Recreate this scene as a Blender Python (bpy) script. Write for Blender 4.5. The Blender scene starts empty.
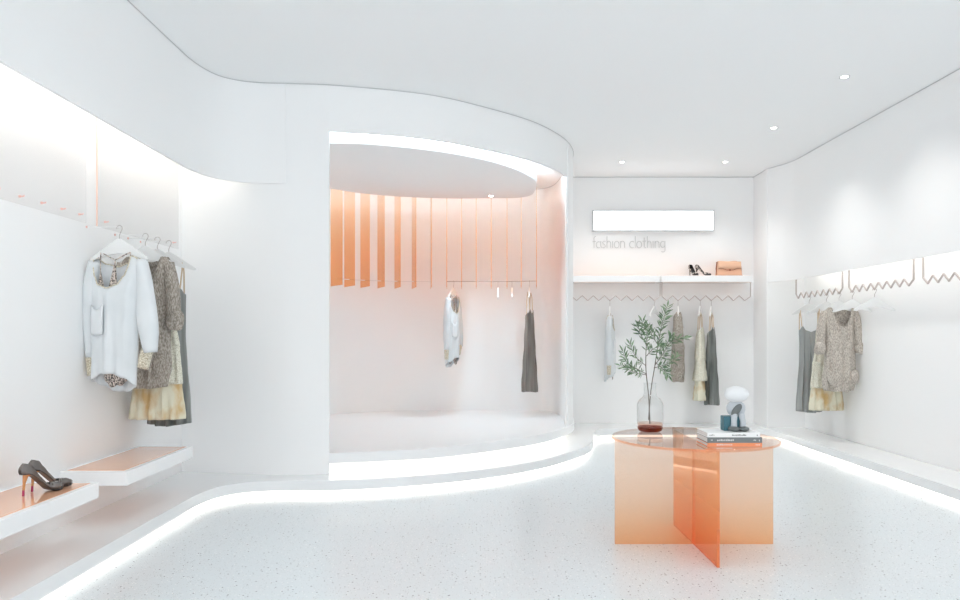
import bpy, bmesh, math, random
from mathutils import Vector, Matrix
random.seed(7)
PI = math.pi
C = bpy.context.scene.collection
sc = bpy.context.scene

# ------------------------------------------------------------------ materials
def new_mat(name):
    m = bpy.data.materials.new(name); m.use_nodes = True
    return m, m.node_tree.nodes, m.node_tree.links, m.node_tree.nodes['Principled BSDF']

def plain(name, col, rough=.5, metal=0, coat=0, spec=.5, sheen=0):
    m, n, l, b = new_mat(name)
    b.inputs['Base Color'].default_value = (*col, 1)
    b.inputs['Roughness'].default_value = rough
    b.inputs['Metallic'].default_value = metal
    b.inputs['Coat Weight'].default_value = coat
    b.inputs['Specular IOR Level'].default_value = spec
    b.inputs['Sheen Weight'].default_value = sheen
    return m

def noisy(name, c1, c2, scale, rough=.7, detail=3, lo=.4, hi=.6, coords='Object', stretch=(1,1,1), bump=0, voronoi=False):
    m, n, l, b = new_mat(name)
    tc = n.new('ShaderNodeTexCoord'); mp = n.new('ShaderNodeMapping')
    mp.inputs['Scale'].default_value = stretch
    l.new(tc.outputs[coords], mp.inputs['Vector'])
    if voronoi:
        t = n.new('ShaderNodeTexVoronoi'); t.inputs['Scale'].default_value = scale; out = t.outputs['Distance']
    else:
        t = n.new('ShaderNodeTexNoise'); t.inputs['Scale'].default_value = scale
        t.inputs['Detail'].default_value = detail; out = t.outputs['Fac']
    l.new(mp.outputs['Vector'], t.inputs['Vector'])
    r = n.new('ShaderNodeValToRGB')
    r.color_ramp.elements[0].position = lo; r.color_ramp.elements[0].color = (*c1, 1)
    r.color_ramp.elements[1].position = hi; r.color_ramp.elements[1].color = (*c2, 1)
    l.new(out, r.inputs['Fac']); l.new(r.outputs['Color'], b.inputs['Base Color'])
    b.inputs['Roughness'].default_value = rough
    if bump:
        bp = n.new('ShaderNodeBump'); bp.inputs['Strength'].default_value = bump; bp.inputs['Distance'].default_value = .002
        l.new(out, bp.inputs['Height']); l.new(bp.outputs['Normal'], b.inputs['Normal'])
    return m

def emit(name, col, strength):
    m = bpy.data.materials.new(name); m.use_nodes = True
    n = m.node_tree.nodes; l = m.node_tree.links; n.clear()
    e = n.new('ShaderNodeEmission'); o = n.new('ShaderNodeOutputMaterial')
    e.inputs['Color'].default_value = (*col, 1); e.inputs['Strength'].default_value = strength
    l.new(e.outputs[0], o.inputs['Surface'])
    return m

def acrylic(name, top, bottom, body=.08, body_col=(.95, .35, .12), gloss=1.0, axis=True, mid=None):
    """tinted clear sheet: coloured transparency, a little milky body, fresnel reflection"""
    m = bpy.data.materials.new(name); m.use_nodes = True
    n = m.node_tree.nodes; l = m.node_tree.links; n.clear()
    o = n.new('ShaderNodeOutputMaterial')
    tr = n.new('ShaderNodeBsdfTransparent'); gl = n.new('ShaderNodeBsdfGlossy'); gl.inputs['Roughness'].default_value = .03
    df = n.new('ShaderNodeBsdfDiffuse'); tl = n.new('ShaderNodeBsdfTranslucent')
    for d in (df, tl): d.inputs['Color'].default_value = (*body_col, 1)
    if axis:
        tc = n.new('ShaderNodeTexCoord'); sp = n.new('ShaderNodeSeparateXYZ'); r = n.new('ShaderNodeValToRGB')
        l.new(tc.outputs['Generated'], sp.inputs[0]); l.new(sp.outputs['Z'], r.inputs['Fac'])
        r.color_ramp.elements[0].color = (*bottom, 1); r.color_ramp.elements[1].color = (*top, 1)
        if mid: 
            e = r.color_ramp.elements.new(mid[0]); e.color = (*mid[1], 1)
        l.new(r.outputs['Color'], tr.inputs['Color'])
    else:
        tr.inputs['Color'].default_value = (*top, 1)
    a = n.new('ShaderNodeAddShader'); 
    mb = n.new('ShaderNodeMixShader'); mb.inputs[0].default_value = .5
    l.new(df.outputs[0], mb.inputs[1]); l.new(tl.outputs[0], mb.inputs[2])
    m1 = n.new('ShaderNodeMixShader'); m1.inputs[0].default_value = body
    l.new(tr.outputs[0], m1.inputs[1]); l.new(mb.outputs[0], m1.inputs[2])
    fr = n.new('ShaderNodeFresnel'); fr.inputs['IOR'].default_value = 1.45
    geo = n.new('ShaderNodeNewGeometry')
    mu = n.new('ShaderNodeMath'); mu.operation = 'MULTIPLY'; mu.inputs[1].default_value = gloss
    iv = n.new('ShaderNodeMath'); iv.operation = 'SUBTRACT'; iv.inputs[0].default_value = 1
    l.new(geo.outputs['Backfacing'], iv.inputs[1])
    m3 = n.new('ShaderNodeMath'); m3.operation = 'MULTIPLY'
    l.new(fr.outputs[0], mu.inputs[0]); l.new(mu.outputs[0], m3.inputs[0]); l.new(iv.outputs[0], m3.inputs[1])
    m2 = n.new('ShaderNodeMixShader'); l.new(m3.outputs[0], m2.inputs[0])
    l.new(m1.outputs[0], m2.inputs[1]); l.new(gl.outputs[0], m2.inputs[2])
    l.new(m2.outputs[0], o.inputs['Surface'])
    return m

WHITE = plain('white_plaster', (.915, .92, .922), .6)
CEIL = plain('ceiling_paint', (.91, .918, .922), .8)
PLINTH = plain('plinth_gloss_white', (.86, .875, .885), .14, spec=.5)
PLAT = plain('platform_satin_white', (.87, .885, .895), .3)
LACQ = plain('lacquered_white', (.90, .905, .91), .25)
SHADE_GREY = plain('painted_shade_grey', (.62, .63, .63), .6)
STEEL = plain('brushed_steel', (.42, .38, .37), .3, metal=.9)
COPPER = plain('rose_metal', (.56, .50, .48), .4, metal=.3)
HANG = plain('white_hanger_plastic', (.76, .77, .77), .35)
BOX_GREY = plain('aluminium_frame', (.55, .57, .58), .4, metal=.3)
TXT = plain('grey_letter', (.62, .63, .63), .5)
LED = emit('led_warm_white', (1, .94, .85), 2.0)
LED2 = emit('cove_led_warm_white', (1, .955, .885), 5.2)
LEDC = emit('ceiling_disc_led', (.80, .93, 1), 14)
LEDN = emit('niche_led', (1, .95, .87), 1.7)
LIGHTBOX = emit('lightbox_face', (.94, .97, 1), 1.6)
LAMP = emit('downlight_lens', (1, .97, .92), 12)
PANEL = acrylic('frosted_clear_panel', (.975, .972, .97), (.9, .9, .9), body=.06, body_col=(.95, .93, .92), gloss=.3, axis=False)
PANEL_EDGE = plain('pink_panel_edge', (.85, .60, .50), .4)
PEG = plain('pink_peg', (.85, .52, .46), .4)
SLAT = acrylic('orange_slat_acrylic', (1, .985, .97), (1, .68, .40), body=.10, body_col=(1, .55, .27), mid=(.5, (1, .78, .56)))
TABLE = acrylic('orange_table_acrylic', (.985, .94, .905), (1, .75, .54), body=.18, body_col=(1, .70, .46), mid=(.45, (1, .87, .77)))
TABLE_X = acrylic('orange_crossing_leg_acrylic', (1, .78, .60), (1, .48, .26), body=.28, body_col=(1, .55, .27), mid=(.5, (1, .68, .46)))
TOP = acrylic('orange_top_acrylic', (.96, .88, .84), (1, .9, .9), body=.06, body_col=(1, .45, .25), axis=False, gloss=1.4)
TOP_EDGE = acrylic('orange_top_rim', (.98, .75, .62), (1, .9, .9), body=.25, body_col=(1, .42, .2), axis=False)
INLAY = plain('orange_acrylic_inlay', (.93, .52, .33), .07, coat=.6)
GLASS = acrylic('clear_vase_glass', (.975, .98, .98), (1, 1, 1), body=.02, body_col=(.9, .9, .9), axis=False, gloss=1.6)
AMBER = acrylic('amber_glass', (.50, .17, .12), (1, 1, 1), body=.16, body_col=(.35, .08, .04), axis=False, gloss=1.4)
STEM = plain('olive_stem_brown', (.10, .075, .05), .7)
LEAF = noisy('olive_leaf_green', (.035, .10, .04), (.26, .37, .22), 30, .55, lo=.35, hi=.65)
BLOUSE = noisy('pale_blue_silk', (.66, .695, .715), (.73, .76, .78), 5, .45, lo=.3, hi=.7)
POCKET = plain('pocket_sheen_silk', (.74, .77, .79), .3)
TRIM_GOLD = noisy('beige_beaded_trim', (.42, .36, .25), (.80, .76, .64), 160, .5)
LEOPARD = noisy('leopard_print', (.05, .04, .035), (.66, .57, .51), 110, .6, voronoi=True, lo=.42, hi=.56, stretch=(1.3, 1, .8))
KNIT = noisy('taupe_marl_knit', (.22, .19, .16), (.50, .455, .40), 110, .85, lo=.38, hi=.64, bump=.5, stretch=(1.4, 1.4, .5))
KNIT_L = noisy('light_taupe_marl_knit', (.34, .305, .265), (.63, .58, .52), 110, .85, lo=.38, hi=.64, bump=.5, stretch=(1.4, 1.4, .5))
SEQ = noisy('cream_sequin', (.52, .49, .38), (.80, .79, .68), 150, .5, lo=.36, hi=.55)
SEQ_HEM = noisy('gold_and_cream_sequin', (.60, .41, .18), (.74, .71, .56), 9, .5, lo=.36, hi=.52, stretch=(1, 1, .5), detail=8)
SLIP_D = noisy('dark_green_grey_satin', (.085, .095, .088), (.34, .355, .345), 14, .35, lo=.38, hi=.7, stretch=(1, 1, .05))
SLIP_L = noisy('silver_grey_satin', (.26, .275, .27), (.42, .44, .435), 14, .32, lo=.35, hi=.7, stretch=(1, 1, .05))
SLIP_B = noisy('bronze_grey_satin', (.13, .115, .10), (.30, .275, .25), 14, .35, lo=.35, hi=.7, stretch=(1, 1, .05))
TAN_STRAP = plain('tan_strap', (.62, .48, .34), .6)
SHOE = plain('taupe_patent_leather', (.12, .105, .098), .16, coat=.6)
SHOE_IN = plain('black_shoe_lining', (.008, .007, .007), .5)
SHOE_SOLE = plain('black_sole', (.012, .011, .011), .3)
HEEL = plain('orange_stiletto', (.62, .28, .10), .2, coat=.5)
HEEL_TIP = plain('crimson_heel_tip', (.45, .03, .10), .3)
SHOE2 = noisy('snake_print_leather', (.04, .03, .03), (.62, .57, .52), 45, .3, lo=.45, hi=.55)
BAG = plain('apricot_leather', (.80, .50, .34), .45)
BAG_D = plain('brown_bag_trim', (.33, .13, .08), .5)
BK_W = plain('white_book_cover', (.85, .86, .86), .5)
BK_G = plain('slate_grey_book_cover', (.17, .19, .195), .5)
BK_O = plain('orange_book_cover', (.83, .29, .13), .5)
PAGES = noisy('book_pages', (.66, .64, .61), (.82, .81, .79), 4, .8, stretch=(1, 1, 120))
INK = plain('black_ink', (.03, .03, .03), .6)
INK_W = plain('white_ink', (.85, .85, .85), .6)
ST_W = plain('white_stone', (.76, .77, .78), .5)
ST_G = plain('charcoal_stone', (.13, .145, .145), .5)
ST_M = plain('pale_grey_stone', (.50, .53, .56), .5)
ST_T = plain('teal_block', (.035, .14, .18), .4)

def terrazzo():
    m, n, l, b = new_mat('terrazzo')
    tc = n.new('ShaderNodeTexCoord')
    base = n.new('ShaderNodeTexNoise'); base.inputs['Scale'].default_value = 1.2
    l.new(tc.outputs['Object'], base.inputs['Vector'])
    col = n.new('ShaderNodeValToRGB')
    col.color_ramp.elements[0].color = (.70, .755, .785, 1); col.color_ramp.elements[1].color = (.735, .785, .812, 1)
    l.new(base.outputs['Fac'], col.inputs['Fac'])
    cur = col.outputs['Color']
    for sc_, thr, c, dens in ((42, .17, (.15, .15, .16), .22), (80, .18, (.30, .31, .31), .28), (60, .2, (.93, .94, .94), .35), (110, .22, (.45, .46, .46), .3), (26, .10, (.10, .10, .11), .3)):
        v = n.new('ShaderNodeTexVoronoi'); v.inputs['Scale'].default_value = sc_; v.inputs['Randomness'].default_value = 1
        l.new(tc.outputs['Object'], v.inputs['Vector'])
        lt = n.new('ShaderNodeMath'); lt.operation = 'LESS_THAN'; lt.inputs[1].default_value = thr
        l.new(v.outputs['Distance'], lt.inputs[0])
        sp = n.new('ShaderNodeSeparateColor'); l.new(v.outputs['Color'], sp.inputs[0])
        g = n.new('ShaderNodeMath'); g.operation = 'LESS_THAN'; g.inputs[1].default_value = dens
        l.new(sp.outputs[0], g.inputs[0])
        mu = n.new('ShaderNodeMath'); mu.operation = 'MULTIPLY'
        l.new(lt.outputs[0], mu.inputs[0]); l.new(g.outputs[0], mu.inputs[1])
        mx = n.new('ShaderNodeMix'); mx.data_type = 'RGBA'
        l.new(mu.outputs[0], mx.inputs['Factor']); l.new(cur, mx.inputs['A']); mx.inputs['B'].default_value = (*c, 1)
        cur = mx.outputs['Result']
    l.new(cur, b.inputs['Base Color'])
    b.inputs['Roughness'].default_value = .22
    return m
TERR = terrazzo()

# ------------------------------------------------------------------ helpers
def obj(name, bm, mat, parent=None, smooth=True, flat_angle=40):
    me = bpy.data.meshes.new(name)
    bmesh.ops.recalc_face_normals(bm, faces=bm.faces)
    if smooth:
        for f in bm.faces: f.smooth = True
        for e in bm.edges:
            if len(e.link_faces) == 2 and e.calc_face_angle(0) > math.radians(flat_angle): e.smooth = False
    bm.to_mesh(me); bm.free()
    me.materials.append(mat)
    o = bpy.data.objects.new(name, me); C.objects.link(o)
    if parent: o.parent = parent
    return o

def tag(o, label, cat, group=None):
    o['label'] = label; o['category'] = cat
    if group: o['group'] = group
    return o

def thing(name, label, cat, loc=(0, 0, 0), rz=0, group=None):
    o = bpy.data.objects.new(name, None); C.objects.link(o)
    o.empty_display_size = .05
    o.location = loc; o.rotation_euler = (0, 0, rz)
    return tag(o, label, cat, group)

def struct(name, bm, mat, label=None, **k):
    o = obj(name, bm, mat, **k); o['kind'] = 'structure'
    if label: o['label'] = label
    return o

def dup(root, label, loc=None, rz=None, group=None):
    r = root.copy(); C.objects.link(r)
    if loc is not None: r.location = loc
    if rz is not None: r.rotation_euler = (0, 0, rz)
    r['label'] = label
    if group: r['group'] = group
    for ch in list(root.children):
        c = ch.copy(); C.objects.link(c); c.parent = r
        for g in list(ch.children):
            d = g.copy(); C.objects.link(d); d.parent = c
    return r

def box(bm, lo, hi, bevel=0):
    x0, y0, z0 = lo; x1, y1, z1 = hi
    vs = [bm.verts.new(p) for p in ((x0,y0,z0),(x1,y0,z0),(x1,y1,z0),(x0,y1,z0),(x0,y0,z1),(x1,y0,z1),(x1,y1,z1),(x0,y1,z1))]
    fs = [bm.faces.new([vs[i] for i in q]) for q in ((0,3,2,1),(4,5,6,7),(0,1,5,4),(1,2,6,5),(2,3,7,6),(3,0,4,7))]
    if bevel:
        es = list({e for f in fs for e in f.edges})
        bmesh.ops.bevel(bm, geom=es, offset=bevel, segments=2, affect='EDGES', profile=.5)
    return bm

def NB(): return bmesh.new()
def boxm(lo, hi, bevel=0): return box(NB(), lo, hi, bevel)

def prism(bm, pts, z0, z1):
    a = [bm.verts.new((x, y, z0)) for x, y in pts]; b = [bm.verts.new((x, y, z1)) for x, y in pts]
    n = len(pts)
    bm.faces.new(a[::-1]); bm.faces.new(b)
    for i in range(n): bm.faces.new((a[i], a[(i+1) % n], b[(i+1) % n], b[i]))
    return bm

def spline(P, k=8, closed=False):
    """centripetal-ish Catmull-Rom through points of any dimension"""
    P = [Vector(p) for p in P]; out = []
    n = len(P); rng = n if closed else n-1
    for i in range(rng):
        p1 = P[i]; p2 = P[(i+1) % n]
        p0 = P[i-1] if (i > 0 or closed) else p1*2-p2
        p3 = P[(i+2) % n] if (i+2 < n or closed) else p2*2-p1
        d = (p2-p1).length
        t1 = (p2-p0); t2 = (p3-p1)
        t1 = t1 * (d / max(t1.length, 1e-9)); t2 = t2 * (d / max(t2.length, 1e-9))
        for j in range(k):
            t = j/k
            h00 = 2*t**3-3*t*t+1; h10 = t**3-2*t*t+t; h01 = -2*t**3+3*t*t; h11 = t**3-t*t
            out.append(p1*h00 + t1*h10 + p2*h01 + t2*h11)
    if not closed: out.append(P[-1])
    return out

def offset(P, d):
    """offset a polyline to its left by d"""
    out = []
    for i, p in enumerate(P):
        a = P[max(i-1, 0)]; b = P[min(i+1, len(P)-1)]
        t = Vector((b[0]-a[0], b[1]-a[1])).normalized()
        out.append(Vector((p[0]-t.y*d, p[1]+t.x*d)))
    return out

def curve_wall(bm, P, d, z0, z1):
    """wall along polyline P with thickness d towards its left; quads top and bottom"""
    Q = offset(P, d); n = len(P)
    V = [[bm.verts.new((q[0], q[1], z)) for q in L] for L in (P, Q) for z in (z0, z1)]
    p0, p1, q0, q1 = V
    for i in range(n-1):
        bm.faces.new((p0[i], p0[i+1], p1[i+1], p1[i])); bm.faces.new((q0[i+1], q0[i], q1[i], q1[i+1]))
        bm.faces.new((p1[i], p1[i+1], q1[i+1], q1[i])); bm.faces.new((p0[i+1], p0[i], q0[i], q0[i+1]))
    bm.faces.new((p0[0], p1[0], q1[0], q0[0])); bm.faces.new((p0[-1], q0[-1], q1[-1], p1[-1]))
    return bm

def tube(bm, P, r, seg=8, cap=True, flat=None):
    """tube along 3D path; r a number or list; flat=(ru, rv) scale in side/up"""
    P = [Vector(p) for p in P]; n = len(P)
    rr = r if isinstance(r, (list, tuple)) else [r]*n
    rings = []; up = None
    for i in range(n):
        t = (P[min(i+1, n-1)]-P[max(i-1, 0)]).normalized()
        if up is None:
            up = Vector((0, 0, 1)) if abs(t.z) < .9 else Vector((0, 1, 0))
        s = t.cross(up).normalized(); up = s.cross(t).normalized()
        a, b = rr[i] if isinstance(rr[i], (list, tuple)) else (rr[i], rr[i])
        rings.append([bm.verts.new(P[i]+s*(a*math.cos(2*PI*j/seg))+up*(b*math.sin(2*PI*j/seg))) for j in range(seg)])
    for i in range(n-1):
        for j in range(seg):
            k = (j+1) % seg
            bm.faces.new((rings[i][j], rings[i][k], rings[i+1][k], rings[i+1][j]))
    if cap:
        bm.faces.new(rings[0][::-1]); bm.faces.new(rings[-1])
    return bm

def lathe(bm, prof, c=(0, 0), seg=40, cap=True):
    rings = []
    for r, z in prof:
        rings.append([bm.verts.new((c[0]+r*math.cos(2*PI*j/seg), c[1]+r*math.sin(2*PI*j/seg), z)) for j in range(seg)])
    for i in range(len(prof)-1):
        for j in range(seg):
            k = (j+1) % seg
            bm.faces.new((rings[i][j], rings[i][k], rings[i+1][k], rings[i+1][j]))
    if cap:
        bm.faces.new(rings[0][::-1]); bm.faces.new(rings[-1])
    return bm

def ellipsoid(bm, c, r, seg=20, rot=None, dent=0):
    m = Matrix.Translation(c)
    if rot: m = m @ rot
    m = m @ Matrix.Diagonal((*r, 1))
    bmesh.ops.create_uvsphere(bm, u_segments=seg, v_segments=seg//2+2, radius=1, matrix=m)
    return bm

# ------------------------------------------------------------------ the room shell
ZC = 3.14; YB = 9.0; YF = -1.6
ZP0, ZP1 = .045, .12                                            # plinth lip
F_pts = [(-2.04, YF), (-2.04, 1.5), (-2.04, 3.6), (-2.04, 4.9), (-2.03, 5.2), (-1.965, 5.45), (-1.85, 5.57), (-1.70, 5.625), (-1.5, 5.645), (-1.17, 5.68),
         (-.64, 5.82), (-.32, 5.96), (.0, 6.20), (.25, 6.42), (.45, 6.62), (.62, 6.85), (.80, 7.17), (.92, 7.48), (.985, 7.76), (1.01, 8.0), (1.03, 8.4), (1.05, YB)]
P_pts = [(-1.92, YF), (-1.92, 2), (-1.92, 4.75), (-1.91, 5.0), (-1.855, 5.22), (-1.754, 5.345), (-1.62, 5.41), (-1.40, 5.435), (-1.113, 5.44), (-.633, 5.562),
         (-.056, 5.839), (.43, 6.225), (.817, 6.73), (1.057, 7.17), (1.18, 7.63), (1.25, 8.1), (1.38, 8.38), (1.62, 8.47), (2.4, 8.48), (3.08, 8.47), (3.28, 8.38),
         (3.344, 8.12), (3.344, 7.5), (3.344, 3), (3.344, YF)]
FC = spline(F_pts, 6)
PC = spline(P_pts, 6)
def seg_by(P, i0, i1, k=6): return P[i0*k:i1*k+1]
JL, JR = 9, 16.6   # niche opening between these control indices of F
F_left = FC[0:8*6+1]; F_full = FC[8*6-2:9*6+1]; F_arch = FC[9*6-1:100*6]; 
iR = int(16.55*6)
F_arch = FC[9*6-0:iR+1]; F_col = FC[iR:]

struct('floor', boxm((-2.6, YF, -.1), (4.1, YB+.1, 0)), TERR, smooth=False)
struct('ceiling', boxm((-2.6, YF, ZC), (4.1, YB+.1, ZC+.1)), CEIL, smooth=False)
struct('wall_back', boxm((-2.6, YB, 0), (4.1, YB+.1, ZC)), WHITE, smooth=False)
struct('wall_left', boxm((-2.46, YF, 0), (-2.36, 5.83, ZC)), WHITE, smooth=False)
struct('wall_right', boxm((3.784, YF, 0), (3.884, 8.6, ZC)), WHITE, smooth=False)
# left bulkhead hanging in front of the recess
bm = NB(); curve_wall(bm, F_left, .022, 2.367, ZC); struct('wall_left_bulkhead', bm, WHITE, flat_angle=30)
# end wall of the left recess, runs to the niche jamb at full height
W1 = spline([(-2.36, 5.80), (-2.2, 5.77), (-2.0, 5.73), (-1.8, 5.69), (-1.62, 5.663), (-1.46, 5.652), (-1.17, 5.68)], 6)
bm = NB(); curve_wall(bm, W1, .07, ZP1, ZC); struct('wall_niche_left', bm, WHITE, flat_angle=30)
# fascia over the niche opening
bm = NB(); curve_wall(bm, F_arch, .03, 2.78, ZC); struct('wall_niche_fascia', bm, WHITE, flat_angle=30)
bm = NB(); prism(bm, [(p[0], p[1]) for p in F_col]+[(.97, YB), (.93, 8.9)]+[(p[0], p[1]) for p in spline([(.853, 7.345), (.875, 7.6), (.902, 7.9), (.907, 8.3)], 6)][::-1], .285, ZC); struct('wall_niche_column', bm, WHITE, flat_angle=30)
# niche inner wall
N_pts = [(.853, 7.345), (.873, 7.6), (.90, 7.9), (.905, 8.3), (.86, 8.68), (.74, 8.86), (.5, 8.88), (-.45, 8.88), (-1.22, 8.74), (-1.72, 8.42), (-2.1, 7.9), (-2.25, 7.2), (-2.12, 6.45), (-1.75, 5.95), (-1.25, 5.77)]
NCv = spline(N_pts, 8)
bm = NB(); curve_wall(bm, NCv, -.03, .285, ZC); struct('wall_niche_round', bm, WHITE, flat_angle=30)
bm = NB(); prism(bm, [(p[0], p[1]) for p in NCv]+[(p[0], p[1]) for p in offset(F_arch, .02)], 2.97, 3.05)
struct('ceiling_niche', bm, CEIL, flat_angle=30)
# right bulkhead
R_pts = [(3.36, YB), (3.355, 8.75), (3.357, 8.57), (3.40, 8.43), (3.455, 8.30), (3.49, 8.12), (3.492, 7.6), (3.492, 3), (3.492, YF)]
RC = spline(R_pts, 6)
bm = NB(); curve_wall(bm, RC[12:], .022, 1.815, ZC); struct('wall_right_bulkhead', bm, WHITE, flat_angle=30)
bm = NB(); curve_wall(bm, RC[:13], .06, 0, ZC)
struct('wall_right_corner', bm, WHITE, flat_angle=30)
struct('wall_right_recess_end', boxm((3.345, 8.55, 0), (3.80, 8.66, ZC), .012), WHITE, smooth=False)
# grey beads painting the shade line where ceilings meet walls and bulkheads
def shade_bead(name, P, z, r=.003):
    bm = NB(); tube(bm, [(p[0], p[1], z) for p in P], r, 6); return struct(name, bm, SHADE_GREY)
shade_bead('trim_shade_1', offset(FC, -.004)[:iR+20], ZC-.004)
shade_bead('trim_shade_2', offset(RC, -.004), ZC-.004)
shade_bead('trim_shade_3', [(1.05, YB-.004), (3.36, YB-.004)], ZC-.004)
shade_bead('trim_shade_4', offset(NCv[:60], .004), 2.966, .004)

# plinth running round the room
outer = [(p[0], p[1]) for p in PC]
ring = outer + [(3.78, YF), (3.78, 8.56), (3.36, 8.56), (3.36, YB), (-2.6+.02, YB), (-2.36, YB), (-2.36, YF)]
bm = NB(); prism(bm, ring, ZP0, ZP1)
es = [e for e in bm.edges if abs(e.verts[0].co.z-ZP1) < 1e-5 and abs(e.verts[1].co.z-ZP1) < 1e-5]
struct('trim_5', bm, PLINTH, flat_angle=50)
inner = offset(PC, .05)
ring2 = [(p[0], p[1]) for p in offset(PC, .06)] + [(3.78, YF), (3.78, 8.56), (3.36, 8.56), (3.36, YB), (-2.36, YB), (-2.36, YF)]
bm = NB(); prism(bm, ring2, 0, ZP0+.002); struct('trim_6', bm, WHITE, flat_angle=50)
# platform of the niche (upper step)
plat = [(p[0], p[1]) for p in offset(FC, -.012)[9*6:]]
plat_poly = plat + [(p[0], p[1]) for p in NCv[::4][4:] if p[1] > 5.0][0:]
platP = [(p[0], p[1]) for p in offset(FC, -.012)[9*6:20*6]] + [(1.0, 8.93), (-2.3, 8.93), (-2.3, 5.88), (-1.19, 5.76)]
bm = NB(); prism(bm, platP, .205, .285); struct('floor_niche_platform', bm, PLAT, flat_angle=50)
ris = [(p[0], p[1]) for p in offset(FC, .10)[9*6:19*6]] + [(.9, 8.93), (-2.3, 8.93), (-2.3, 5.88), (-1.3, 5.80)]
bm = NB(); prism(bm, ris, ZP1, .206); struct('trim_7', bm, WHITE, flat_angle=50)

# LED strips
def led(name, P, z0, z1, d, mat, label, parent=None):
    bm = NB(); curve_wall(bm, P, d, z0, z1)
    return tag(obj(name, bm, mat), label, 'light', 'hidden LED strips')
led('led_strip', offset(PC, .054), .012, .040, .004, LED, 'warm LED strip glowing on the floor along the underside of the whole low white plinth')
led('led_strip', offset(FC, .092)[9*6:19*6], .135, .195, .006, LEDN, 'warm LED strip curving under the round niche platform, above the plinth')
led('led_strip', [Vector((-2.072, YF+.1)), Vector((-2.072, 4.95))], 2.58, 2.66, .004, LED2, 'warm LED strip washing the left wall from behind the long bulkhead')
led('led_strip', offset(spline([(-2.04, 4.98), (-2.03, 5.2), (-1.965, 5.45), (-1.86, 5.56)], 6), .032), 2.58, 2.66, .004, LED2, 'short curved LED strip at the corner above the left recess end wall')
led('led_strip', [Vector((3.522, 8.2)), Vector((3.522, YF+.1))], 2.03, 2.11, .004, LED2, 'warm LED strip washing the right wall from behind its bulkhead')

# niche ceiling disc with lit edge
D_pts = [(-1.19, 5.82), (-.80, 5.88), (-.332, 6.09), (.044, 6.385), (.32, 6.73), (.48, 7.05), (.555, 7.28), (.58, 7.6), (.54, 8.0), (.40, 8.13), (.123, 8.15), (-.446, 8.15), (-1.09, 7.97), (-1.5, 7.66),
         (-1.8, 7.2), (-1.88, 6.7), (-1.75, 6.2), (-1.5, 5.92)]
DC = spline(D_pts, 6, closed=True)
disc = thing('ceiling_disc', 'large rounded white ceiling disc hanging in the niche with a lit edge', 'ceiling panel', (-.5, 7, 2.72))
bm = NB(); prism(bm, [(p[0]+.5, p[1]-7) for p in DC], 0, .075); obj('panel', bm, CEIL, disc, flat_angle=50)
bm = NB(); prism(bm, [((p[0]+.5)*.6, (p[1]-7)*.6) for p in DC], .075, .25); obj('mount', bm, WHITE, disc, flat_angle=50)
Lc = [Vector(((p[0]+.6)*.9-.1, (p[1]-7)*.9)) for p in DC]
bm = NB(); curve_wall(bm, Lc+[Lc[0]], .006, .08, .11); obj('led_strip', bm, LEDC, disc)

# downlights
def downlight(x, y, z, label, power=18, aim=None, tint=(1, .97, .93)):
    t = thing('ceiling_downlight', label, 'light', (x, y, z), 0, 'recessed ceiling downlights')
    bm = NB(); lathe(bm, [(.024, -.001), (.038, -.004), (.038, .001), (.024, .001)], seg=24, cap=False); obj('bezel', bm, BOX_GREY, t)
    bm = NB(); lathe(bm, [(.001, -.0015), (.024, -.0015), (.024, .0), (.001, .0)], seg=24); obj('lens', bm, LAMP, t)
    L = bpy.data.lights.new('downlight_beam', 'SPOT'); L.energy = power; L.spot_size = math.radians(110); L.spot_blend = 1; L.shadow_soft_size = .05
    L.color = tint
    o = bpy.data.objects.new('downlight_beam', L); C.objects.link(o); o.parent = t; o.location = (0, 0, -.02)
    if aim:
        d = Vector(aim)-Vector((x, y, z)); o.rotation_euler = d.to_track_quat('-Z', 'Y').to_euler()
downlight(2.74, 5.51, ZC, 'small ceiling spotlight nearest the camera, above the right wall', 24, (3.2, 5.9, 0))
downlight(2.755, 6.87, ZC, 'small ceiling spotlight second from the front on the right', 24, (3.2, 7.1, 0))
downlight(1.59, 8.22, ZC, 'small ceiling spotlight above the left wall shelf and lightbox', 23, (1.6, 8.6, 0))
downlight(2.75, 8.22, ZC, 'small ceiling spotlight above the handbag shelf', 23, (2.75, 8.6, 0))
downlight(.12, 8.02, 2.72, 'single tiny spotlight set in the round niche ceiling disc', 52, (-.1, 7.7, 0), (.76, .92, 1))
downlight(2.7, 3.6, ZC, 'added fill ceiling spotlight in the right row, unseen just above the frame', 13, (2.9, 4.2, 0))  # from here on, unseen spotlights added to lift the room's light level
downlight(.6, 3.4, ZC, 'added fill ceiling spotlight over the terrazzo before the table, unseen just above the frame', 13, (.6, 4.4, 0))
downlight(-.9, 3.3, ZC, 'added fill ceiling spotlight nearest the left wall, unseen above the frame', 13, (-1.4, 3.9, 0))
downlight(1.0, 1.3, ZC, 'added fill ceiling spotlight nearly over the camera, unseen above the frame', 13, (1.0, 1.9, 0))

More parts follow.
